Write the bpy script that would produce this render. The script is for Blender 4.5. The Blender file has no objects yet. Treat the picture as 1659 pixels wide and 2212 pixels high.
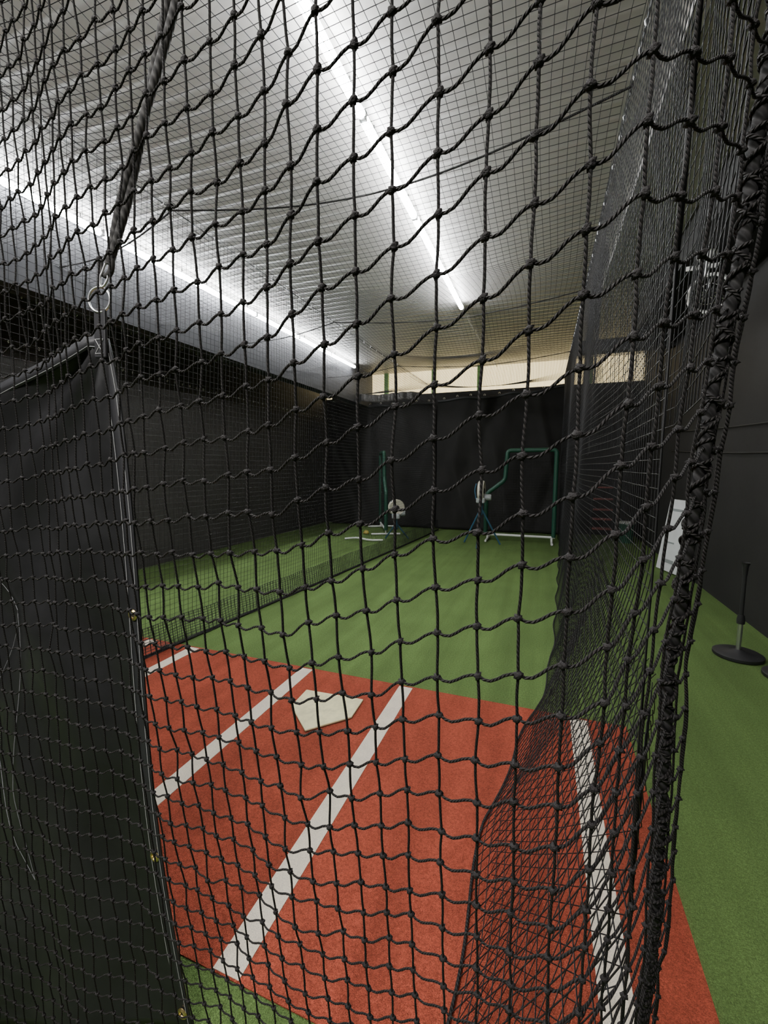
import bpy, math, random
import numpy as np
from mathutils import Vector, Matrix
random.seed(7); rng = np.random.default_rng(7)
SC = bpy.context.scene; COL = SC.collection
PI = math.pi

# ---------------------------------------------------------------- materials
def mat(name, col, rough=.7, metal=0., var=None, bump=None, emit=None, spec=.5, streak=None):
    m = bpy.data.materials.new(name); m.use_nodes = True
    nt = m.node_tree; N = nt.nodes; L = nt.links
    b = N['Principled BSDF']
    b.inputs['Base Color'].default_value = (*col, 1)
    b.inputs['Roughness'].default_value = rough
    b.inputs['Metallic'].default_value = metal
    b.inputs['Specular IOR Level'].default_value = spec
    tc = N.new('ShaderNodeTexCoord')
    last = None
    def layer(scale, amount, stretch=None):
        nonlocal last
        n = N.new('ShaderNodeTexNoise'); n.inputs['Scale'].default_value = scale
        n.inputs['Detail'].default_value = 3
        if stretch:
            mp = N.new('ShaderNodeMapping'); mp.inputs['Scale'].default_value = stretch
            L.new(tc.outputs['Object'], mp.inputs['Vector']); L.new(mp.outputs['Vector'], n.inputs['Vector'])
        else:
            L.new(tc.outputs['Object'], n.inputs['Vector'])
        mr = N.new('ShaderNodeMapRange')
        mr.inputs['From Min'].default_value = .3; mr.inputs['From Max'].default_value = .7
        mr.inputs['To Min'].default_value = 1-amount; mr.inputs['To Max'].default_value = 1+amount
        L.new(n.outputs['Fac'], mr.inputs['Value'])
        vm = N.new('ShaderNodeVectorMath'); vm.operation = 'SCALE'
        if last is None: vm.inputs[0].default_value = col
        else: L.new(last, vm.inputs[0])
        L.new(mr.outputs['Result'], vm.inputs['Scale'])
        last = vm.outputs['Vector']
    if var:
        for v in var: layer(*v)
        L.new(last, b.inputs['Base Color'])
    if bump:
        n = N.new('ShaderNodeTexNoise'); n.inputs['Scale'].default_value = bump[0]
        L.new(tc.outputs['Object'], n.inputs['Vector'])
        bp = N.new('ShaderNodeBump'); bp.inputs['Strength'].default_value = bump[1]; bp.inputs['Distance'].default_value = bump[2]
        L.new(n.outputs['Fac'], bp.inputs['Height']); L.new(bp.outputs['Normal'], b.inputs['Normal'])
    if emit:
        b.inputs['Emission Color'].default_value = (*emit[0], 1); b.inputs['Emission Strength'].default_value = emit[1]
    return m

def rope_mat(name, col, pitch, strands=3, rough=.75):
    m = mat(name, col, rough, spec=.3)
    nt = m.node_tree; N = nt.nodes; L = nt.links; b = N['Principled BSDF']
    tc = N.new('ShaderNodeTexCoord'); sp = N.new('ShaderNodeSeparateXYZ'); L.new(tc.outputs['UV'], sp.inputs[0])
    a = N.new('ShaderNodeMath'); a.operation = 'MULTIPLY'; a.inputs[1].default_value = 2*PI/pitch; L.new(sp.outputs['X'], a.inputs[0])
    c = N.new('ShaderNodeMath'); c.operation = 'MULTIPLY'; c.inputs[1].default_value = 2*PI*strands; L.new(sp.outputs['Y'], c.inputs[0])
    d = N.new('ShaderNodeMath'); d.operation = 'ADD'; L.new(a.outputs[0], d.inputs[0]); L.new(c.outputs[0], d.inputs[1])
    s = N.new('ShaderNodeMath'); s.operation = 'SINE'; L.new(d.outputs[0], s.inputs[0])
    bp = N.new('ShaderNodeBump'); bp.inputs['Strength'].default_value = 1; bp.inputs['Distance'].default_value = .0012
    L.new(s.outputs[0], bp.inputs['Height']); L.new(bp.outputs['Normal'], b.inputs['Normal'])
    mr = N.new('ShaderNodeMapRange'); mr.inputs['From Min'].default_value = -1
    mr.inputs['To Min'].default_value = .45; mr.inputs['To Max'].default_value = 1.5
    L.new(s.outputs[0], mr.inputs['Value'])
    vm = N.new('ShaderNodeVectorMath'); vm.operation = 'SCALE'; vm.inputs[0].default_value = col
    L.new(mr.outputs['Result'], vm.inputs['Scale']); L.new(vm.outputs['Vector'], b.inputs['Base Color'])
    return m

M = {}
M['green'] = mat('green_turf', (.128, .205, .062), .9, var=[(260, .38), (90, .2), (2.2, .08), (1.3, .13, (4, .35, 1)), (1.0, .07, (11, .25, 1))], bump=(420, .8, .012), spec=.15)
M['red'] = mat('red_turf', (.375, .078, .045), .9, var=[(300, .38), (110, .24), (3, .10), (1.6, .20, (4, .5, 1))], bump=(450, .8, .010), spec=.15)
M['white_turf'] = mat('white_turf', (.80, .71, .58), .9, var=[(300, .18), (12, .06)], bump=(450, .6, .006), spec=.15)
M['plate'] = mat('plate_rubber', (.74, .68, .40), .6, var=[(14, .12), (60, .06)], bump=(90, .2, .002))
M['ceil'] = mat('ceiling_liner', (.53, .51, .485), .42, var=[(1.2, .05)])
def add_ribs(m, axis, period, dist):
    nt = m.node_tree; N = nt.nodes; L = nt.links; b = N['Principled BSDF']
    tc = N.new('ShaderNodeTexCoord'); sp = N.new('ShaderNodeSeparateXYZ'); L.new(tc.outputs['Object'], sp.inputs[0])
    a = N.new('ShaderNodeMath'); a.operation = 'MULTIPLY'; a.inputs[1].default_value = 2*PI/period; L.new(sp.outputs[axis], a.inputs[0])
    s = N.new('ShaderNodeMath'); s.operation = 'SINE'; L.new(a.outputs[0], s.inputs[0])
    p = N.new('ShaderNodeMath'); p.operation = 'POWER'; p.inputs[1].default_value = 8; L.new(s.outputs[0], p.inputs[0])
    bp = N.new('ShaderNodeBump'); bp.inputs['Strength'].default_value = .6; bp.inputs['Distance'].default_value = dist
    L.new(p.outputs[0], bp.inputs['Height']); L.new(bp.outputs['Normal'], b.inputs['Normal'])
add_ribs(M['ceil'], 'Y', .3, .01)
M['wall'] = mat('dark_wall', (.052, .049, .047), .6, var=[(1.5, .12), (20, .05)], bump=(60, .1, .003))
add_ribs(M['wall'], 'Z', 1.2, .01)
M['wallr'] = mat('black_wall', (.024, .023, .022), .75, var=[(1.5, .15), (20, .05)], bump=(60, .1, .003), spec=.25)
M['beam'] = mat('grey_beam', (.055, .056, .062), .6, var=[(3, .08)], spec=.3)
M['cream'] = mat('glowing_cream_panel', (.80, .68, .40), .7, var=[(2.5, .1), (4, .2, (6, 1, .3))], emit=((1., .80, .42), 1.9))  # emission stands in for light from a bright area beyond the strip
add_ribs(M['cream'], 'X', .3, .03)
M['mullion'] = mat('green_steel', (.12, .27, .06), .5)
M['header'] = mat('black_steel', (.02, .02, .02), .5)
M['twine'] = rope_mat('knotted_twine', (.024, .021, .020), .0044)
M['knot'] = mat('knot_twine', (.018, .016, .016), .75, bump=(500, 1., .002), spec=.3)
M['thick'] = rope_mat('edge_rope', (.018, .017, .017), .012)
M['fine'] = mat('fine_net_twine', (.014, .014, .015), .6, spec=.35)
M['strap'] = rope_mat('grey_rope', (.05, .048, .046), .02)
M['tarp'] = mat('black_tarp', (.017, .017, .018), .36, var=[(2.5, .3), (9, .15)], bump=(6, .45, .03), spec=.5)
M['tarp2'] = mat('black_curtain', (.020, .019, .018), .8, var=[(1.5, .3)], bump=(2.5, .4, .05), spec=.3)
M['valance'] = mat('bunched_cloth', (.07, .065, .06), .6, var=[(14, .5)])
M['hem'] = mat('tarp_hem', (.024, .024, .027), .5, bump=(300, .3, .001))
M['stitch'] = mat('white_thread', (.55, .55, .55), .6)
M['chalk'] = mat('white_line', (.17, .17, .18), .7)
M['brass'] = mat('brass', (.85, .66, .30), .35, metal=1)
M['steel'] = mat('bright_steel', (.75, .75, .75), .35, metal=1)
M['cable'] = mat('steel_cable', (.10, .10, .10), .4, metal=.6)
M['clip'] = mat('white_clip', (.9, .9, .9), .4)
M['led'] = mat('led_tube', (1, 1, 1), .4, emit=((.95, .98, 1.), 96))
M['housing'] = mat('white_housing', (.75, .75, .75), .4)
M['gframe'] = mat('green_padding', (.010, .068, .040), .5, bump=(60, .2, .003))
M['wpaint'] = mat('white_paint', (.80, .80, .77), .4)
M['grey'] = mat('pale_grey_paint', (.36, .38, .39), .4)
M['blue'] = mat('blue_paint', (.035, .11, .18), .4)
M['tyre'] = mat('cream_wheel', (.62, .58, .48), .6)
M['dark'] = mat('dark_rubber', (.015, .015, .016), .55)
M['redp'] = mat('red_plastic', (.34, .09, .08), .45)
M['board'] = mat('white_board', (.92, .92, .94), .4, var=[(9, .04)])
M['bucket'] = mat('green_bucket', (.02, .11, .06), .45)
M['yellow'] = mat('yellow_plastic', (.35, .27, .05), .5)

# ---------------------------------------------------------------- mesh helpers
def link(name, me, m, parent=None, smooth=True):
    o = bpy.data.objects.new(name, me); COL.objects.link(o)
    if m: me.materials.append(m)
    if smooth and len(me.polygons): me.polygons.foreach_set('use_smooth', [True]*len(me.polygons))
    if parent: o.parent = parent
    return o
def tag(o, label=None, cat=None, group=None, kind=None):
    if label: o['label'] = label
    if cat: o['category'] = cat
    if group: o['group'] = group
    if kind: o['kind'] = kind
    return o
def thing(name, label, cat, loc=(0, 0, 0), rz=0, group=None):
    o = bpy.data.objects.new(name, None); COL.objects.link(o)
    o.location = loc; o.rotation_euler = (0, 0, rz); o.empty_display_size = .1
    return tag(o, label, cat, group)

def np_mesh(name, V, F, UV=None):
    me = bpy.data.meshes.new(name)
    V = np.asarray(V, np.float32); F = np.asarray(F, np.int32)
    me.vertices.add(len(V)); me.vertices.foreach_set('co', V.ravel())
    k = F.shape[1]
    me.loops.add(F.size); me.loops.foreach_set('vertex_index', F.ravel())
    me.polygons.add(len(F)); me.polygons.foreach_set('loop_start', np.arange(len(F), dtype=np.int32)*k)
    me.update(calc_edges=True)
    if UV is not None:
        uv = me.uv_layers.new(name='UVMap'); uv.data.foreach_set('uv', np.asarray(UV, np.float32).ravel())
    me.validate()
    return me

def tubes(P, r, sides, ref):
    P = np.asarray(P, float); Ln, Nn, _ = P.shape
    T = np.gradient(P, axis=1); T /= np.linalg.norm(T, axis=2, keepdims=True)+1e-12
    ref = np.asarray(ref, float)
    n1 = ref - (T*ref).sum(2, keepdims=True)*T; n1 /= np.linalg.norm(n1, axis=2, keepdims=True)+1e-12
    n2 = np.cross(T, n1)
    a = np.arange(sides)*2*PI/sides
    V = P[:, :, None, :] + r*(np.cos(a)[None, None, :, None]*n1[:, :, None, :] + np.sin(a)[None, None, :, None]*n2[:, :, None, :])
    d = np.concatenate([np.zeros((Ln, 1)), np.cumsum(np.linalg.norm(np.diff(P, axis=1), axis=2), axis=1)], axis=1)
    l, i, s = np.meshgrid(np.arange(Ln), np.arange(Nn-1), np.arange(sides), indexing='ij')
    s1 = (s+1) % sides
    idx = lambda l, i, s: (l*Nn+i)*sides+s
    F = np.stack([idx(l, i, s), idx(l, i+1, s), idx(l, i+1, s1), idx(l, i, s1)], -1).reshape(-1, 4)
    d0 = d[l, i]; d1 = d[l, i+1]; v0 = s/sides; v1 = (s+1)/sides
    UV = np.stack([np.stack([d0, v0], -1), np.stack([d1, v0], -1), np.stack([d1, v1], -1), np.stack([d0, v1], -1)], -2).reshape(-1, 2)
    return V.reshape(-1, 3), F, UV
def merge(parts):
    V = []; F = []; U = []; n = 0
    for v, f, u in parts: V.append(v); F.append(f+n); U.append(u); n += len(v)
    return np.concatenate(V), np.concatenate(F), np.concatenate(U)
def grid_net(name, G, r, m, ref, parent=None, sides=3):
    V, F, U = merge([tubes(G, r, sides, ref), tubes(G.transpose(1, 0, 2), r, sides, ref)])
    return link(name, np_mesh(name, V, F), m, parent)
def one_tube(name, pts, r, m, parent=None, sides=8, ref=(0.3, 1, .2)):
    V, F, U = tubes(np.array([pts]), r, sides, ref)
    return link(name, np_mesh(name, V, F, U), m, parent)

class MB:
    def __init__(s): s.v = []; s.f = []
    def add(s, v, f):
        n = len(s.v); s.v += [tuple(p) for p in v]; s.f += [tuple(i+n for i in q) for q in f]; return s
    def box(s, c, d, rot=None):
        vs = []
        for x in (-.5, .5):
            for y in (-.5, .5):
                for z in (-.5, .5):
                    p = Vector((x*d[0], y*d[1], z*d[2]))
                    if rot: p = rot @ p
                    vs.append(p+Vector(c))
        return s.add(vs, [(0, 1, 3, 2), (4, 6, 7, 5), (0, 4, 5, 1), (2, 3, 7, 6), (0, 2, 6, 4), (1, 5, 7, 3)])
    def tube(s, pts, r, n=10, closed=False):
        pts = [Vector(p) for p in pts]; N = len(pts)
        rs = r if isinstance(r, (list, tuple)) else [r]*N
        vs = []; fs = []; up = None
        for i, p in enumerate(pts):
            a = pts[(i-1) % N] if (closed or i > 0) else p; b = pts[(i+1) % N] if (closed or i < N-1) else p
            t = (b-a).normalized()
            if up is None:
                up = Vector((0, 0, 1)) if abs(t.z) < .9 else Vector((1, 0, 0))
            up = (up - t*up.dot(t)).normalized(); w = t.cross(up)
            for k in range(n):
                an = 2*PI*k/n; vs.append(p+(up*math.cos(an)+w*math.sin(an))*rs[i])
        m_ = N if closed else N-1
        for i in range(m_):
            j = (i+1) % N
            for k in range(n):
                fs.append((i*n+k, i*n+(k+1) % n, j*n+(k+1) % n, j*n+k))
        if not closed:
            fs.append(tuple(range(n))[::-1]); fs.append(tuple((N-1)*n+k for k in range(n)))
        return s.add(vs, fs)
    def lathe(s, prof, c=(0, 0, 0), n=28, rot=None):
        vs = []; fs = []
        for (r, z) in prof:
            for k in range(n):
                p = Vector((r*math.cos(2*PI*k/n), r*math.sin(2*PI*k/n), z))
                if rot: p = rot @ p
                vs.append(p+Vector(c))
        for i in range(len(prof)-1):
            for k in range(n):
                fs.append((i*n+k, i*n+(k+1) % n, (i+1)*n+(k+1) % n, (i+1)*n+k))
        if prof[0][0] > 1e-4 and prof[0] != prof[-1]: fs.append(tuple(range(n))[::-1])
        if prof[-1][0] > 1e-4 and prof[0] != prof[-1]: fs.append(tuple((len(prof)-1)*n+k for k in range(n)))
        return s.add(vs, fs)
    def prism(s, poly, z0, z1):
        n = len(poly)
        v = [(x, y, z0) for x, y in poly]+[(x, y, z1) for x, y in poly]
        f = [tuple(range(n))[::-1], tuple(range(n, 2*n))]+[(i, (i+1) % n, n+(i+1) % n, n+i) for i in range(n)]
        return s.add(v, f)
    def build(s, name, m, parent=None, bevel=0, smooth=False):
        me = bpy.data.meshes.new(name); me.from_pydata([tuple(p) for p in s.v], [], s.f); me.update()
        o = link(name, me, m, parent, smooth)
        if smooth:
            try: me.set_sharp_from_angle(angle=math.radians(50))
            except Exception: pass
        if bevel:
            b = o.modifiers.new('bevel', 'BEVEL'); b.width = bevel; b.segments = 2; b.limit_method = 'ANGLE'
        return o
def fillet(pts, rad, n=5):
    pts = [Vector(p) for p in pts]; out = [pts[0]]
    for a, b, c in zip(pts, pts[1:], pts[2:]):
        r = min(rad, (b-a).length*.45, (c-b).length*.45)
        p = b+(a-b).normalized()*r; q = b+(c-b).normalized()*r
        for k in range(n+1):
            t = k/n; out.append(p*(1-t)**2+b*2*t*(1-t)+q*t*t)
    out.append(pts[-1]); return out
def sheet(name, fn, nu, nv, m, parent=None, thick=.003):
    V = np.array([[fn(i/nu, j/nv) for j in range(nv+1)] for i in range(nu+1)]).reshape(-1, 3)
    i, j = np.meshgrid(np.arange(nu), np.arange(nv), indexing='ij')
    a = i*(nv+1)+j
    F = np.stack([a, a+nv+1, a+nv+2, a+1], -1).reshape(-1, 4)
    o = link(name, np_mesh(name, V, F), m, parent)
    if thick:
        md = o.modifiers.new('solid', 'SOLIDIFY'); md.thickness = thick
    return o
def copy_tree(o, parent=None):
    c = o.copy(); COL.objects.link(c)
    if parent: c.parent = parent
    for ch in list(o.children): copy_tree(ch, c)
    return c

# ---------------------------------------------------------------- camera
cam = bpy.data.cameras.new('camera'); co = bpy.data.objects.new('camera', cam); COL.objects.link(co)
cam.sensor_fit = 'VERTICAL'; cam.sensor_height = 36; cam.lens = 925/2212*36; cam.clip_start = .02
co.location = (0, 0, 1.5); co.rotation_euler = (math.radians(84), 0, math.radians(20.4))
SC.camera = co

# ---------------------------------------------------------------- room shell
XL, XR, YF, YB, ZC = -5.55, 1.9, 10.5, -2.6, 3.85
def struct(o): o['kind'] = 'structure'; return o
def slab(name, x0, x1, y0, y1, z0, z1, m):
    return struct(MB().box(((x0+x1)/2, (y0+y1)/2, (z0+z1)/2), (x1-x0, y1-y0, z1-z0)).build(name, m))
slab('floor', XL-.1, XR+.1, YB-.1, YF+.1, -.1, 0, M['green'])
slab('ceiling', XL-.1, XR+.1, YB-.1, YF+.1, ZC, ZC+.1, M['ceil'])
slab('wall_left', XL-.1, XL, YB, YF, 0, ZC, M['wall'])
slab('wall_right', XR, XR+.1, YB, YF, 0, ZC, M['wallr'])
slab('wall_back', XL, XR, YB-.1, YB, 0, ZC, M['wall'])
slab('wall_far', XL, XR, YF, YF+.1, 0, 3.30, M['wallr'])
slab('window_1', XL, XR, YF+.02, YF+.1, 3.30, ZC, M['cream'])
t = slab('trim_1', -4.45, -4.22, YB, YF, 3.02, ZC, M['beam'])
for i, x in enumerate((-3.83, -2.6, -1.5, .85)):
    slab('trim_%d' % (i+2), x-.05, x+.05, YF-.05, YF+.02, 3.30, ZC, M['mullion'])
slab('trim_6', .42, XR, 8.2, 8.4, 3.42, 3.62, M['header'])
slab('trim_7', .62, .70, YB, YF, ZC-.05, ZC, M['ceil'])
slab('trim_8', 1.22, XR, YB, 7.9, 3.50, ZC, M['header'])  # dark soffit added to stand in for the dimness of the corridor ceiling

# ---------------------------------------------------------------- red turf and lines
t = thing('batting_mat', 'red artificial turf batting area with white batter box lines around home plate', 'turf mat', (-1.2, 1.78, 0))
def matpart(name, x0, x1, y0, y1, z0, z1, m):
    return MB().box(((x0+x1)/2+1.2, (y0+y1)/2-1.78, (z0+z1)/2), (x1-x0, y1-y0, z1-z0)).build(name, m, t)
matpart('turf', XL+.4, .50, .88, 2.68, .0005, .004, M['red'])
for x in (-.83, -1.6, -2.67, .245, -3.13, -3.9):
    matpart('line', x-.047, x+.047, .885, 2.66, .0041, .006, M['white_turf'])
hp = [(-.203, .203), (.203, .203), (.203, 0), (0, -.203), (-.203, 0)]
o = MB().prism([(x, y) for x, y in hp], 0, .012).build('home_plate', M['plate'], None, bevel=.004)
o.location = (-1.225, 2.185, .0065); o.rotation_euler = (0, 0, math.radians(3))
tag(o, 'cream five-sided home plate lying on the red turf between two white lines', 'home plate')

# ---------------------------------------------------------------- lights
def fixture(x, y0, z, label, group):
    f = thing('led_light', label, 'light', (x, y0+.6, z), 0, group)
    MB().box((0, 0, .040), (.020, 1.17, .018)).build('housing', M['housing'], f, bevel=.003)
    MB().tube([(0, -.575, 0), (0, .575, 0)], .030, 12).build('tube', M['led'], f, smooth=True)
    for s in (-1, 1):
        MB().box((0, s*.588, .008), (.050, .020, .060)).build('end_cap', M['housing'], f, bevel=.004)
        MB().tube([(0, s*.4, .045), (0, s*.4, ZC-z)], .006, 6).build('hanger', M['cable'], f)
    return f
for i in range(6):
    fixture(-1.19, -.8+1.2*i, 3.765, 'white led tube light in the row running over the home plate cage', 'led tubes over the home plate cage')
for i in range(7):
    fixture(-4.13, .8+1.2*i, 3.765, 'white led tube light in the row beside the grey beam over the left cage', 'led tubes beside the grey beam')
o = MB().tube(fillet([(-1.19, 6.42, 3.80), (-1.19, 7.6, 3.80), (-1.10, 10.4, 3.80)], .2), .012, 8).build('conduit', M['housing'], smooth=True)
tag(o, 'thin metal conduit running on along the ceiling from the last led tube', 'conduit')
def area(loc, rot, size, e, col=(1, 1, 1)):
    l = bpy.data.lights.new('fill_light', 'AREA'); l.shape = 'RECTANGLE'; l.size, l.size_y = size; l.energy = e; l.color = col
    ob = bpy.data.objects.new('fill_light', l); COL.objects.link(ob); ob.location = loc; ob.rotation_euler = rot
area((-1.2, -1.4, 3.6), (math.radians(25), 0, 0), (3.0, .3), 190, (1, .97, .94))
area((.85, 4.5, 3.45), (0, 0, 0), (.2, 5), 24, (1, .97, .93))  # fill light added to brighten the fan and corridor, no fixture there
w = bpy.data.worlds.new('world'); SC.world = w; w.use_nodes = True
w.node_tree.nodes['Background'].inputs[0].default_value = (.5, .5, .52, 1); w.node_tree.nodes['Background'].inputs[1].default_value = .1

# ---------------------------------------------------------------- near knotted net
KC = [-52, -20, -12, -7, -5, -3, -1, 1, 3, 5, 6, 7, 8, 9, 10, 11, 12]
XC = [-1.90, -.85, -.593, -.425, -.348, -.272, -.200, -.131, -.050, .0215, .055, .083, .112, .140, .163, .180, .196]
YC = [.550, .497, .4516, .418, .3986, .384, .3735, .378, .3656, .349, .360, .390, .430, .480, .530, .550, .575]
SK = [-52, -20, -8, -3, 0, 3, 5, 8, 10, 12]
SZ = [-.22, -.10, -.060, -.040, 0, .050, .080, .135, .165, .165]
K0, K1, NR = -52, 12, 68
jit = rng.normal(0, 1, (K1-K0+1, NR+1, 3))*np.array([.0008, .002, .0018])
def netpos(k, r):
    k = np.asarray(k, float); r = np.asarray(r, float)
    x = np.interp(k, KC, XC); y = np.interp(k, KC, YC); z = .25+.0460*r+np.interp(k, SK, SZ)
    wgt = np.interp(k, [-32, -20, -12, -6], [0, .15, .6, 1])
    y = y+.14*np.maximum(0, 1.45-z)*wgt
    y = y+(.006*np.sin(k*.45+z*2.1)+.004*np.sin(k*.9-z*4))*np.interp(k, [-30, -15], [.3, 1])
    x = x-np.maximum(0, k-10)*.006*np.clip((z-1.2)/.6, 0, 1)
    x = x+np.interp(k, [5, 10], [0, 1])*np.interp(z, [.5, .9, 1.25, 1.5, 1.75, 2.0, 3], [0, -.004, -.020, -.011, .014, .024, .05])
    ki = np.clip(np.floor(k).astype(int), K0, K1-1); ri = np.clip(np.floor(r).astype(int), 0, NR-1)
    fk = (k-ki)[..., None]; fr = (r-ri)[..., None]
    J = lambda a, b: jit[a-K0, b]
    j = (J(ki, ri)*(1-fk)*(1-fr)+J(ki+1, ri)*fk*(1-fr)+J(ki, ri+1)*(1-fk)*fr+J(ki+1, ri+1)*fk*fr)
    fk = fk[..., 0]; fr = fr[..., 0]
    z = z-.0035*np.sin(PI*fk)-.0028*np.sin(2*PI*fk)
    x = x+.0008*np.sin(PI*fr)*np.sin(k*3+r*1.7)
    return np.stack([x, y, z], -1)+j
sub = 6
ks = np.arange(K0, K1+1); rs = np.arange(0, NR+1)
kf = np.linspace(K0, K1, (K1-K0)*sub+1); rf = np.linspace(0, NR, NR*sub+1)
cols = netpos(*np.meshgrid(ks, rf, indexing='ij'))
rows = netpos(*np.meshgrid(kf, rs, indexing='xy'))
V, F, U = merge([tubes(cols, .0014, 6, (0, 1, .01)), tubes(rows, .0014, 6, (0, 1, .01))])
nn = thing('knotted_net', 'coarse black knotted rope net hanging across the whole foreground', 'net', (-.2, .4, 0))
def kid(o, par):
    o.parent = par; o.matrix_parent_inverse = Matrix.Translation(par.location).inverted(); return o
kid(link('mesh_twine', np_mesh('mesh_twine', V, F, U), M['twine']), nn)
import bmesh
bm = bmesh.new(); bmesh.ops.create_icosphere(bm, subdivisions=2, radius=1); bm.verts.ensure_lookup_table()
iv = np.array([v.co[:] for v in bm.verts]); ifc = np.array([[v.index for v in f.verts] for f in bm.faces]); bm.free()
nodes = netpos(*np.meshgrid(ks, rs, indexing='ij')).reshape(-1, 3)
n = len(nodes)
ang = rng.uniform(-.7, .7, n)+.6
lump = 1+.22*np.sin(iv[:, 0]*5+iv[:, 2]*4)[None, :]*rng.uniform(.6, 1.3, n)[:, None]+.10*np.sin(iv[:, 1]*9+iv[:, 0]*7)[None, :]
B = iv[None]*lump[..., None]*np.array([.0043, .0036, .0034])
ca, sa = np.cos(ang)[:, None], np.sin(ang)[:, None]
VX = B[..., 0]*ca-B[..., 2]*sa; VZ = B[..., 0]*sa+B[..., 2]*ca
KV = np.stack([VX, B[..., 1], VZ], -1)+nodes[:, None, :]
KF = (ifc[None]+(np.arange(n)*len(iv))[:, None, None]).reshape(-1, 3)
o = kid(link('knots', np_mesh('knots', KV.reshape(-1, 3), KF), M['knot']), nn); o['kind'] = 'stuff'
rr = np.linspace(0, NR, 420)
P = netpos(np.full_like(rr, 10.), rr)
kr = thing('net_edge_rope', 'thick black laced rope running down the right edge of the foreground net', 'rope', tuple(P[0]))
kid(one_tube('core', P, .0062, M['thick'], None, 10), kr)
T = np.gradient(P, axis=0); T /= np.linalg.norm(T, axis=1, keepdims=True)
n1 = np.cross(T, [0, 1, 0]); n1 /= np.linalg.norm(n1, axis=1, keepdims=True); n2 = np.cross(T, n1)
tt = np.linspace(0, 1, 3600); Pi = np.stack([np.interp(tt, np.linspace(0, 1, 420), P[:, c]) for c in range(3)], -1)
N1 = np.stack([np.interp(tt, np.linspace(0, 1, 420), n1[:, c]) for c in range(3)], -1)
N2 = np.stack([np.interp(tt, np.linspace(0, 1, 420), n2[:, c]) for c in range(3)], -1)
for turns, ph, rad in ((150, 0, .0066), (-92, 1, .0072), (61, 2, .0076)):
    a = tt*turns*2*PI+ph; R = (rad+.0010*np.sin(tt*310+ph))[:, None]
    V, F, U = tubes(np.array([Pi+N1*np.cos(a)[:, None]*R+N2*np.sin(a)[:, None]*R]), .0018, 6, (0, 1, .01))
    kid(link('lacing', np_mesh('lacing', V, F, U), M['twine']), kr)
P = netpos(np.full(200, 12.), np.linspace(0, NR, 200)); P[:, 0] += .002*np.sin(np.linspace(0, 60, 200))
kid(one_tube('selvedge', P, .0022, M['twine'], None, 6), nn)

# ---------------------------------------------------------------- side net, divider net, ceiling nets, wall net
ZN = 3.42
def xbase(y): return np.interp(y, [.5, 1.0, 1.7, 2.3, 2.73, 3.4, 4.3, 8.7, 10], [-.20, -.205, -.185, -.085, .02, .10, .15, .33, .33])
ys = np.arange(.70, 10.0, .0445); zs = np.linspace(.012, ZN, 80)
Y, Z = np.meshgrid(ys, zs, indexing='ij')
def sideX(Y, Z):
    q = np.clip(1-Z/1.25, 0, 1)
    xb = xbase(Y); X = .335+(xb-.335)*q**1.6
    X = X+.02*np.sin(Y*2.3+Z)*np.sin(PI*Z/ZN)+.014*q*np.sin(Y*7)*np.clip(1-Z/.6, 0, 1)
    cap = .150+(Y-.70)*.22+.02*np.clip((Z-1.5), 0, 2)
    return np.minimum(X, cap)
G = np.stack([sideX(Y, Z), Y+.01*np.sin(Z*7+Y), Z], -1)
sn = thing('side_net', 'fine black net wall on the right of the cage bunching out over the red turf', 'net', (.3, 5, 0))
kid(grid_net('mesh_twine', G, .0018, M['fine'], (1, .02, .03)), sn)
yb = np.linspace(.70, 10, 300)
kid(one_tube('bottom_rope', np.stack([sideX(yb, np.full(300, .012)), yb, np.full(300, .014)], -1), .005, M['thick'], None, 8), sn)
# second gathered layer with its mesh pulled on the diagonal
for sh, dx in ((.9, .02), (-.9, .035)):
    A1 = np.arange(.2, 5.0, .05); Zg1 = np.linspace(.02, .95, 30)
    Ya, Zg = np.meshgrid(A1, Zg1, indexing='ij')
    Yg = np.clip(Ya+sh*(Zg-.48), .76, 4.6)
    Xg = sideX(Yg, Zg)+np.minimum(1, (Yg-.74)*1.5)*(dx+.03*(1-Zg)*np.abs(np.sin(Yg*3.5)))
    Vq, Fq, Uq = tubes(np.stack([Xg, Yg, Zg], -1), .0014, 3, (1, .1, .05))
    kid(link('foot_gather', np_mesh('foot_gather', Vq, Fq), M['fine']), sn)
Yg, Zg = np.meshgrid(np.arange(.80, 5.0, .05), np.linspace(1.62, ZN, 36), indexing='ij')
kid(grid_net('overlap_layer', np.stack([sideX(Yg, Zg)+.05+.02*np.sin(Yg*3), Yg+.02*np.sin(Zg*5), Zg], -1), .0015, M['fine'], (1, .1, .05)), sn)

ys = np.arange(.7, 10.0, .0445); zs = np.linspace(.012, ZN, 78)
Y, Z = np.meshgrid(ys, zs, indexing='ij')
X = np.interp(Y, [.5, 2.4, 5, 9, 10], [-2.98, -2.9, -2.68, -2.38, -2.35])
X = X*(1-Z/ZN)+(-2.62)*(Z/ZN)+.03*np.sin(Y*1.9)*np.sin(PI*Z/ZN)
dn = thing('divider_net', 'fine black net dividing the home plate cage from the left cage', 'net', (-2.62, 5, 0))
kid(grid_net('mesh_twine', np.stack([X, Y, Z], -1), .0014, M['fine'], (1, .02, .03)), dn)
zs2 = np.linspace(.01, .24, 11); Y2, Z2 = np.meshgrid(ys, zs2, indexing='ij')
X2 = np.interp(Y2, [.5, 2.4, 5, 9, 10], [-2.98, -2.9, -2.68, -2.38, -2.35])+.03-.03*Z2/.3+.012*np.sin(Y2*11)
kid(grid_net('skirt', np.stack([X2, Y2+.02, Z2], -1), .0030, M['fine'], (1, .02, .03)), dn)
yb = np.linspace(.7, 10, 200)
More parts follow.
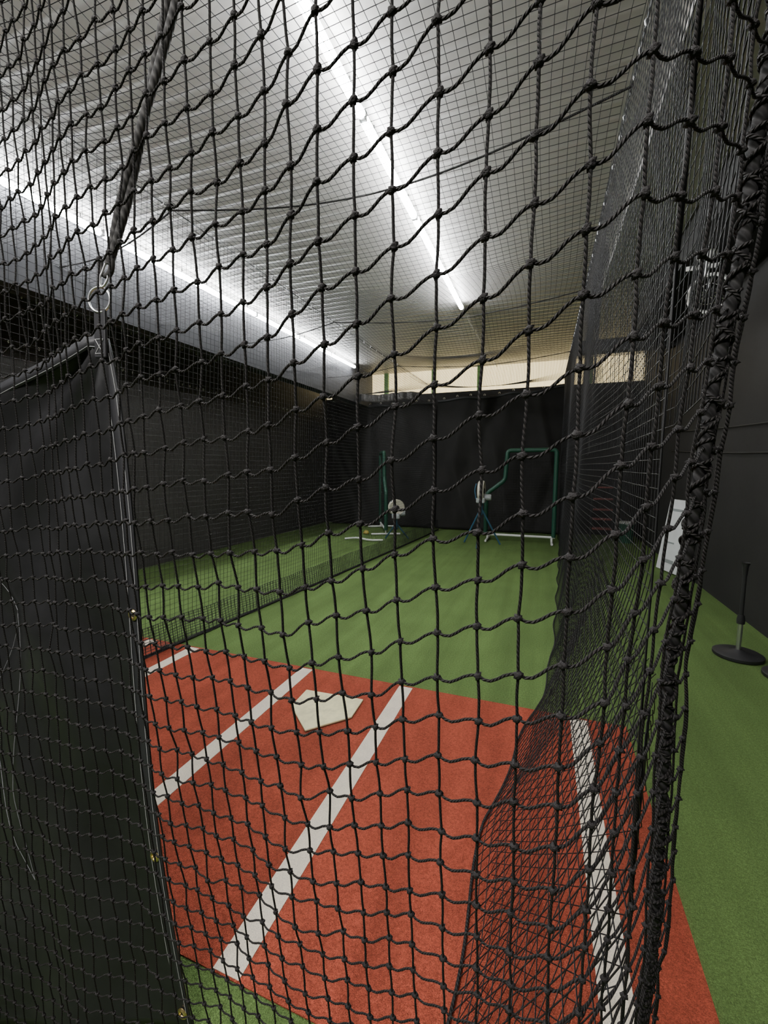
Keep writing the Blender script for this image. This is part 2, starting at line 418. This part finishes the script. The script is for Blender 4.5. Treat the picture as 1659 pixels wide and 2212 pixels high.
kid(one_tube('bottom_rope', np.stack([np.interp(yb, [.5, 2.4, 5, 9, 10], [-2.98, -2.9, -2.68, -2.38, -2.35])+.02, yb, np.full(200, .014)], -1), .014, M['thick'], None, 8), dn)

def ceil_z(X, Y, x0, x1):
    s = np.sin(PI*np.clip((X-x0)/(x1-x0), 0, 1))
    return ZN-.04-.20*s*(1-.75*np.abs(np.cos(PI*Y/2.6)))-.05*np.abs(np.sin(PI*Y/2.6))
def ceil_net(x0, x1, label):
    X, Y = np.meshgrid(np.arange(x0, x1, .05), np.arange(.45, 10.1, .05), indexing='ij')
    cn = thing('ceiling_net', label, 'net', ((x0+x1)/2, 5, ZN-.1))
    G = np.stack([X+.02*np.sin(Y*1.7+X), Y+.03*np.sin(X*2.2), ceil_z(X, Y, x0, x1)], -1)
    kid(grid_net('mesh_twine', G, .0016, M['fine'], (.03, .02, 1)), cn)
    for y in (2.6, 5.2, 7.8):
        xs = np.linspace(x0, x1, 40)
        kid(one_tube('seam_rope', np.stack([xs, y+.25*np.sin(PI*(xs-x0)/(x1-x0)), ceil_z(xs, np.full(40, y), x0, x1)-.012], -1), .006, M['thick'], None, 6), cn)
    return cn
ceil_net(-2.62, .34, 'fine black net stretched overhead under the ceiling of the home plate cage')
ceil_net(-5.28, -2.63, 'fine black net stretched overhead above the left cage beside the grey beam')
Y, Z = np.meshgrid(np.arange(1.0, 10.0, .06), np.linspace(.02, 2.9, 50), indexing='ij')
o = grid_net('wall_net', np.stack([-5.42+.03*np.sin(Y*1.3+Z), Y, Z], -1), .0014, M['fine'], (1, .02, .03))
tag(o, 'fine black net hanging in front of the dark left wall', 'net')

def cable(pts, label, nclip, r=.004):
    c = thing('support_cable', label, 'cable', pts[0])
    P0 = Vector(pts[0]); P1 = Vector(pts[1]); L0 = P1-P0
    n = 40; sag = .05
    pl = [P0+L0*(i/n)-Vector((0, 0, sag*math.sin(PI*i/n))) for i in range(n+1)]
    kid(one_tube('wire', [tuple(p) for p in pl], r, M['cable'], None, 6), c)
    base = None
    for i in range(nclip):
        f = (i+.5)/nclip; p = P0+L0*f-Vector((0, 0, sag*math.sin(PI*f)))
        if base is None:
            base = MB().tube([(0, 0, -.018), (.008, 0, -.006), (.008, 0, .007), (0, 0, .014), (-.008, 0, .007), (-.008, 0, -.006)], .0034, 5, closed=True).build('clip', M['clip'], None)
            q = base
        else:
            q = base.copy(); COL.objects.link(q)
        q.parent = c; q.location = p-P0; q.rotation_euler = (0, random.uniform(-.5, .5), random.uniform(0, 3))
    return c
cable([(.34, YB, ZN), (.34, YF, ZN)], 'steel cable with white clips along the top of the right side net', 98)
cable([(-2.62, YB, ZN), (-2.62, YF, ZN)], 'steel cable with white clips along the top of the divider net', 50)
cable([(-5.32, YB, 3.36), (-5.32, YF, 3.36)], 'upper steel cable with white clips along the left wall', 90)
cable([(-5.34, YB, 2.95), (-5.34, YF, 2.75)], 'lower steel cable with white clips along the left wall', 90)

# ---------------------------------------------------------------- foreground black tarp
CT = Vector((-1.05, .81, 1.86))
tp = thing('tarp_curtain', 'black tarp curtain with brass grommets hung by its corner behind the net at left', 'curtain', (-1.8, .81, 0))
def edge_x(z):
    d = 1.86-z; return -1.05+.075*d+.024*d*d
def tarp(u, v):
    ztop = 1.86-.165*4*u*(1-u)
    if u < .03: ztop -= (.03-u)*1.2
    z = ztop*(1-v)+.012*v
    x = edge_x(z)*(1-u)-2.75*u
    yw = .024*math.sin(u*22+v*1.5)*(.3+.2*v)+.012*math.sin(u*47-v*2)*v*(1-.5*v)
    y = .81+yw*min(1, u*12)
    d = math.hypot(x-CT.x, z-CT.z); a = math.atan2(CT.z-z, CT.x-x+.001)
    y += .020*math.sin(a*13)*math.exp(-d*.9)*min(1, d*6)
    y += .008*math.sin((x*1.2+z)*14)*min(1, u*12)*math.sin(PI*v)
    y -= v*v*(.060+.37*min(.52, max(0, -.83-x)))
    x += .012*math.sin(v*7)*math.exp(-u*8)
    return (x, y, z)
kid(sheet('cloth', tarp, 150, 90, M['tarp'], None, .002), tp)
def hem(u, v):
    x, y, z = tarp(.0, v); return (x+.002-.040*u, y-.004, z-.004)
kid(sheet('hem', hem, 2, 60, M['hem'], None, .002), tp)
for off in (.006, .034):
    kid(one_tube('stitching', [(tarp(0, v)[0]+.002-off, tarp(0, v)[1]-.0068, tarp(0, v)[2]) for v in np.linspace(.02, .99, 90)], .0006, M['stitch'], None, 5), tp)
def hemtop(u, v):
    x, y, z = tarp(u, 0); return (x, y-.004, z-.035*v)
kid(sheet('top_hem', hemtop, 80, 1, M['hem'], None, .002), tp)
kid(one_tube('top_stitching', [(tarp(u, 0)[0], tarp(u, 0)[1]-.0068, tarp(u, 0)[2]-.030) for u in np.linspace(.01, .99, 80)], .0006, M['stitch'], None, 5), tp)
for z in (1.115, .475, .055):
    v_ = (1.824-z)/1.812; ex = tarp(0, v_)
    rot = Matrix.Rotation(PI/2, 3, 'X')
    o = MB().lathe([(.0065, 0), (.0080, .004), (.0115, .0048), (.0150, .0020), (.0150, 0), (.0065, 0)], (0, 0, 0), 24, rot).build('grommet', M['brass'], None, smooth=True)
    o.location = (ex[0]-.018, ex[1]-.0066, z); kid(o, tp)
    h = MB().lathe([(.0001, .0006), (.0066, .0008)], (0, 0, 0), 16, rot).build('grommet_hole', M['dark'], None)
    h.parent = o
tb = MB().prism([(-.024, -.10), (.016, -.10), (.016, .02), (-.024, .02)], -.004, .004).build('corner_tab', M['hem'], None, bevel=.003)
tb.location = (-1.055, .803, 1.875); tb.rotation_euler = (PI/2, math.radians(4), 0); kid(tb, tp)
sx = MB()
for a, b in (((-.018, -.09), (.010, -.055)), ((.010, -.09), (-.018, -.055)), ((-.018, -.09), (.010, -.09)), ((-.018, -.055), (.010, -.055))):
    sx.tube([(a[0], a[1], .0052), (b[0], b[1], .0052)], .0008, 5)
s_ = sx.build('cross_stitch', M['stitch'], None); s_.parent = tb
def on_tarp(x, z):
    u = min(1, max(0, (x-edge_x(z))/(-2.75-edge_x(z))))
    ztop = 1.86-.165*4*u*(1-u); v = (ztop-z)/(ztop-.012); p = tarp(u, v); return (p[0], p[1]-.005, p[2])
for i, seg in enumerate((((-1.44, 1.08), (-1.56, 1.16)), ((-1.44, 1.08), (-1.56, .77)), ((-1.44, 1.07), (-1.36, .6), (-1.27, .37)), ((-1.54, .70), (-1.27, .37)))):
    pts = []
    for a, b in zip(seg, seg[1:]):
        for k in range(8): f = k/8; pts.append(on_tarp(a[0]*(1-f)+b[0]*f, a[1]*(1-f)+b[1]*f))
    pts.append(on_tarp(*seg[-1]))
    kid(one_tube('chalk_line', pts, .0009, M['chalk'], None, 5), tp)
ring = MB().tube([(.030*math.cos(a), 0, .030*math.sin(a)) for a in np.linspace(0, 2*PI, 28, endpoint=False)], .0028, 8, closed=True).build('steel_ring', M['steel'], None, smooth=True)
ring.location = (-1.055, .80, 1.915); ring.rotation_euler = (0, .1, .2)
tag(ring, 'round steel ring through the top corner tab of the black tarp', 'ring')
cb = MB().tube([(.010*math.cos(a)*(1.0 if math.sin(a) < 0 else .75), 0, .032*math.sin(a)) for a in np.linspace(0, 2*PI, 28, endpoint=False)], .0026, 8, closed=True).build('carabiner', M['steel'], None, smooth=True)
cb.location = (-1.030, .80, 1.972); cb.rotation_euler = (0, .35, .3)
tag(cb, 'small steel snap hook joining the hanging rope to the steel ring', 'hook')
st = thing('hanging_rope', 'doubled grey-black rope slanting up from the tarp corner to the ceiling', 'rope', (-1.02, .81, 1.99))
top = Vector((-.49, .88, 3.36)); bot = Vector((-1.02, .805, 1.995))
for s in (-1, 1):
    pts = []
    for k in range(61):
        f = k/60; p = bot.lerp(top, f)
        w_ = .0125*min(1, f*9+.1)
        pts.append((p.x+s*w_*math.cos(f*9)*.9, p.y+s*w_*math.sin(f*9)*.4, p.z))
    kid(one_tube('strand', pts, .0095, M['strap'], None, 8, (1, .2, .1)), st)
kid(MB().tube([(-1.03+.02*math.cos(a), .805, 2.0+.03*math.sin(a)) for a in np.linspace(PI*.9, 2.1*PI, 14)], .007, 8).build('loop', M['strap'], None, smooth=True), st)

# ---------------------------------------------------------------- far curtains
def far_curtain(x0, x1, y, z0, z1, sag, seed, label):
    rs_ = random.Random(seed)
    cr = [(rs_.uniform(0, 1), rs_.uniform(0, .5), rs_.uniform(-1.3, 1.3), rs_.uniform(.035, .08), rs_.uniform(.03, .085)) for _ in range(15)]
    def fn(u, v):
        x = x0+(x1-x0)*u
        zt = z0+(z1-z0)*u-sag*4*u*(1-u)-.02*math.sin(u*17+seed)
        z = zt*(1-v)+.02*v
        yy = y+.03*math.sin(u*13+seed+v*2.2)*(.4+.6*v)
        for cu, cv, sl, wd, am in cr:
            dd = (u-cu-sl*(v-cv)*.35)/wd
            yy += am*math.exp(-dd*dd)*math.exp(-((v-cv-.25)/.45)**2)*(1 if am > .06 else -1)
        return (x, min(yy, y+.22), z)
    c = thing('backdrop_curtain', label, 'curtain', ((x0+x1)/2, y, 0))
    kid(sheet('cloth', fn, 200, 50, M['tarp2'], None, .004), c)
    kid(sheet('top_band', lambda u, v: (fn(u, 0)[0], fn(u, 0)[1]-.012, fn(u, 0)[2]-.07*v), 120, 1, M['hem'], None, .004), c)
    for i in range(9):
        u = (i+.5)/9; p = fn(u, 0)
        g = MB().tube([(.02*math.cos(a), 0, .02*math.sin(a)) for a in np.linspace(0, 2*PI, 12, endpoint=False)], .004, 5, closed=True).build('hook_ring', M['steel'], None)
        g.location = (p[0], p[1], p[2]+.02); kid(g, c)
far_curtain(-2.42, .40, 10.15, 3.10, 3.26, .04, 1, 'black curtain with soft folds hung at the far end of the home plate cage')
far_curtain(-5.25, -2.48, 10.15, 3.20, 3.07, .10, 3, 'black creased curtain hung at the far end of the left cage')
o = sheet('valance', lambda u, v: (-5.0+2.25*u, 9.75+.03*math.sin(u*60), 3.30-.18*v+.03*math.sin(u*9)-.1*u), 120, 4, M['valance'], None, .004)
tag(o, 'short bunched grey cloth below the far end of the grey beam', 'valance')

# ---------------------------------------------------------------- L screens
def l_screen(label, loc, rz):
    r = thing('pitching_screen', label, 'screen', loc, rz, None)
    zt = 1.83
    fr = fillet([(.65, 0, .12), (.65, 0, zt), (-.26, 0, zt), (-.30, 0, 1.24), (-.66, 0, .95), (-.66, 0, .12)], .075)
    MB().tube(fr, .042, 12).build('frame', M['gframe'], r, smooth=True)
    MB().tube([(-.68, 0, .12), (.68, 0, .12)], .024, 10).build('base_bar', M['wpaint'], r, smooth=True)
    for x in (-.62, .62):
        MB().tube([(x, -.32, .03), (x, .32, .03)], .022, 10).build('foot', M['wpaint'], r, smooth=True)
        MB().tube([(x, 0, .03), (x, 0, .13)], .02, 8).build('foot_post', M['wpaint'], r, smooth=True)
    ln = MB()
    for i in range(1, 27):
        x = -.66+i*.05
        top_ = zt if x > -.27 else (1.24 if x > -.32 else .95+(x+.66)/.36*.29)
        ln.tube([(x, 0, .12), (x, 0, min(top_, zt))], .0015, 3)
    for j in range(1, 35):
        z = .12+j*.05
        left = -.66 if z < .95 else (-.66+(z-.95)/.29*.36 if z < 1.24 else -.29)
        ln.tube([(left, 0, z), (.65, 0, z)], .0015, 3)
    ln.build('screen_net', M['fine'], r)
    return r
s1 = l_screen('dark green padded pitching screen with a notched corner before the far curtain', (-.43, 8.96, 0), 0)
s2 = copy_tree(s1); s2.location = (-3.50, 9.35, 0); s2.rotation_euler = (0, 0, math.radians(116))
s2['label'] = 'dark green padded pitching screen seen edge-on in the left cage'

# ---------------------------------------------------------------- pitching machines
def machine(label, loc, rz, zc, wheel_ax, k_, lr):
    r = thing('pitching_machine', label, 'pitching machine', loc, rz)
    for k in range(3):
        a = 2*PI*k/3+.5
        MB().tube([(0, 0, zc-.22), (lr*math.cos(a), lr*math.sin(a), .02)], .017, 8).build('leg', M['blue'], r, smooth=True)
    MB().tube([(0, 0, zc-.35), (0, 0, zc-.12)], .03, 12).build('post', M['blue'], r, smooth=True)
    MB().box((0, 0, zc-.07), (.16, .28, .10)).build('housing', M['grey'], r, bevel=.02)
    rot = Matrix.Rotation(PI/2, 3, 'Y') if wheel_ax == 'X' else Matrix.Rotation(.35, 3, 'Z') @ Matrix.Rotation(PI/2, 3, 'X')
    pr = [(.03, -.045), (.12, -.04), (.17, -.055), (.185, -.04), (.185, .04), (.17, .055), (.12, .04), (.03, .045)]
    wh = MB().lathe([(a*k_, b) for a, b in pr], (0, 0, zc+.10), 32, rot).build('wheel', M['tyre'], r, smooth=True)
    MB().lathe([(.001, -.06), (.05, -.06), (.05, .06), (.001, .06)], (0, 0, zc+.10), 20, rot).build('hub', M['dark'], wh, smooth=True)
    MB().lathe([(.001, -.07), (.05, -.07), (.06, -.05), (.06, .05), (.05, .07), (.001, .07)], (.11, .05, zc-.02), 20, Matrix.Rotation(PI/2, 3, 'Y')).build('motor', M['grey'], r, smooth=True)
    MB().tube(fillet([(-.09, -.05, zc-.05), (-.12, -.05, zc+.12), (-.09, -.05, zc+.24)], .05), .011, 8).build('guard', M['blue'], r, smooth=True)
    MB().tube([(0, .10, zc+.02), (0, .34, zc+.10)], .040, 14).build('feed_chute', M['dark'], r, smooth=True)
    return r
machine('blue-legged pitching machine with pale wheel beside the notched green screen', (-1.09, 8.20, 0), 0, .95, 'X', 1.05, .40)
machine('low pitching machine with round pale wheel in the left cage', (-2.79, 8.22, 0), .25, .58, 'Y', .9, .28)
o = MB(); o.tube(fillet([(-.35, 0, .03), (-.1, .05, .06), (.2, 0, .03), (.45, .1, .03)], .1), .02, 8)
o = o.build('loose_pipe', M['wpaint'], smooth=True); o.location = (-3.45, 7.9, 0); tag(o, 'white pipe lying on the turf in front of the left pitching machine', 'pipe')
o = MB().lathe([(.001, 0), (.05, 0), (.07, .02), (.05, .07), (.02, .09), (.001, .09)]).build('marker_cone', M['yellow'], smooth=True); o.location = (-3.70, 8.8, 0)
tag(o, 'small yellow marker on the turf by the edge-on green screen', 'marker')

# ---------------------------------------------------------------- right corridor
A = Vector((1.65, 7.32, .0)); Bv = Vector((1.79, 6.85, .0)); up = Vector((.055, -.32, 1.04))
bd = thing('leaning_board', 'white printed board leaning against the dark right wall', 'board', (1.7, 7.15, 0))
nrm = (Bv-A).cross(up).normalized()
def quad(a, b, u, th, inset=0):
    v = []
    e = (b-a)
    for s in (0, 1):
        for (p, q) in ((inset, inset), (1-inset, inset), (1-inset, 1-inset), (inset, 1-inset)):
            v.append(a+e*p+u*q+nrm*(th*s))
    return v, [(3, 2, 1, 0), (4, 5, 6, 7), (0, 1, 5, 4), (1, 2, 6, 5), (2, 3, 7, 6), (3, 0, 4, 7)]
off = Vector((-1.7, -7.15, .015))
MB().add(*quad(A+off, Bv+off, up, .03)).build('panel', M['board'], bd)
sgn = 1 if nrm.x < 0 else -1
for (p0, p1, q0, q1) in ((.15, .7, .85, .88), (.3, .75, .12, .17), (.25, .6, .40, .42)):
    a = A+(Bv-A)*p0+up*q0+off; b = A+(Bv-A)*p1+up*q0+off
    vv, ff = quad(a, b, up*(q1-q0), .034)
    sh = Vector((0, 0, 0)) if sgn > 0 else -nrm*.004
    MB().add([x+sh for x in vv], ff).build('printed_mark', M['grey'], bd)

def tee(label, loc, h, rz):
    t_ = thing('batting_tee', label, 'batting tee', loc, rz, None)
    MB().lathe([(.001, 0), (.15, 0), (.165, .008), (.165, .028), (.15, .036), (.05, .042), (.03, .06), (.001, .06)], n=36).build('base', M['dark'], t_, smooth=True)
    MB().tube([(0, 0, .05), (0, 0, .30)], .017, 12).build('lower_tube', M['steel'], t_, smooth=True)
    MB().lathe([(.001, .27), (.026, .27), (.028, .30), (.022, .34), (.001, .34)], n=18).build('collar', M['dark'], t_, smooth=True)
    MB().tube([(0, 0, .3), (0, 0, h-.08)], .014, 12).build('upper_tube', M['dark'], t_, smooth=True)
    MB().lathe([(.001, h-.1), (.016, h-.1), (.020, h-.03), (.030, h), (.018, h-.005), (.001, h-.02)], n=18).build('ball_cup', M['dark'], t_, smooth=True)
    return t_
tee('black batting tee with round base, nearer the net on the right turf', (1.50, 4.05, 0), .76, 0)
tee('black batting tee with round base against the right wall', (1.70, 3.72, 0), .50, 1)
rk = thing('storage_rack', 'small black storage rack with red shelves at the far end right of the cage', 'rack', (1.16, 9.9, 0))
for x in (-.2, .2):
    for y in (-.12, .12):
        MB().tube([(x, y, 0), (x, y, 1.2)], .014, 8).build('post', M['dark'], rk)
for z in (.22, .42, .62, .84, 1.08):
    MB().box((0, 0, z), (.40, .24, .025)).build('shelf', M['redp'], rk, bevel=.006)
bk = thing('ball_bucket', 'green bucket with white lid by the far red rack', 'bucket', (1.58, 9.6, 0))
MB().lathe([(.12, 0), (.14, .36), (.15, .37), (.15, .39), (.001, .39)], n=28).build('body', M['bucket'], bk, smooth=True)
MB().lathe([(.155, .385), (.155, .41), (.14, .42), (.001, .42)], n=28).build('lid', M['wpaint'], bk, smooth=True)
fn = thing('ceiling_fan', 'white drum-shaped fan hung high in the right corridor behind the net', 'fan', (1.36, 5.05, 3.50))
MB().tube(fillet([(0, 0, 0), (0, 0, -.10), (.02, .03, -.22)], .04), .028, 10).build('hanger', M['wpaint'], fn, smooth=True)
MB().lathe([(.001, -.06), (.06, -.06), (.09, -.02), (.09, 0), (.001, 0)], n=24).build('mount_plate', M['wpaint'], fn, smooth=True)
MB().tube([(-.16, 0, -.12), (.12, 0, -.12)], .022, 8).build('cross_arm', M['wpaint'], fn, smooth=True)
R = Matrix.Rotation(-.35, 3, 'Z') @ Matrix.Rotation(PI/2+.35, 3, 'X')
C = Vector((.05, .02, -.36))
MB().lathe([(.150, -.08), (.165, -.09), (.175, -.07), (.175, .07), (.165, .09), (.150, .08), (.150, -.08)], C, 36, R).build('shroud', M['wpaint'], fn, smooth=True)
cg = MB()
for k in range(12):
    a = 2*PI*k/12
    cg.tube([C+R @ Vector((q*math.cos(a), q*math.sin(a), w_)) for q, w_ in ((.03, .095), (.155, .075))], .003, 4)
cg.tube([C+R @ Vector((.09*math.cos(a), .09*math.sin(a), .086)) for a in np.linspace(0, 2*PI, 24, endpoint=False)], .003, 5, closed=True)
cg.build('grille', M['steel'], fn, smooth=True)
MB().lathe([(.001, -.13), (.05, -.12), (.06, -.06), (.045, .02), (.001, .03)], C, 20, R).build('motor', M['dark'], fn, smooth=True)
for k in range(4):
    a = 2*PI*k/4; v = []
    for i in range(7):
        rad = .035+.105*i/6; wd = .45*(1-.3*abs(i/6-.5))
        v.append(C+R @ Vector((rad*math.cos(a), rad*math.sin(a), .02))); v.append(C+R @ Vector((rad*math.cos(a+wd*1.6), rad*math.sin(a+wd*1.6), -.02)))
    MB().add(v, [(2*i, 2*i+1, 2*i+3, 2*i+2) for i in range(6)]).build('blade', M['dark'], fn, smooth=True)
for y0, z0, z1, lab in ((2.0, 1.86, 2.05, 'upper thin black wire strung along the dark right wall'), (2.0, 1.62, 1.75, 'lower thin black wire strung along the dark right wall')):
    pts = [(XR-.02, y0+6*f, z0+(z1-z0)*f-.05*math.sin(PI*f)) for f in np.linspace(0, 1, 24)]
    o = one_tube('wall_wire', pts, .006, M['dark'], None, 6); tag(o, lab, 'wire')
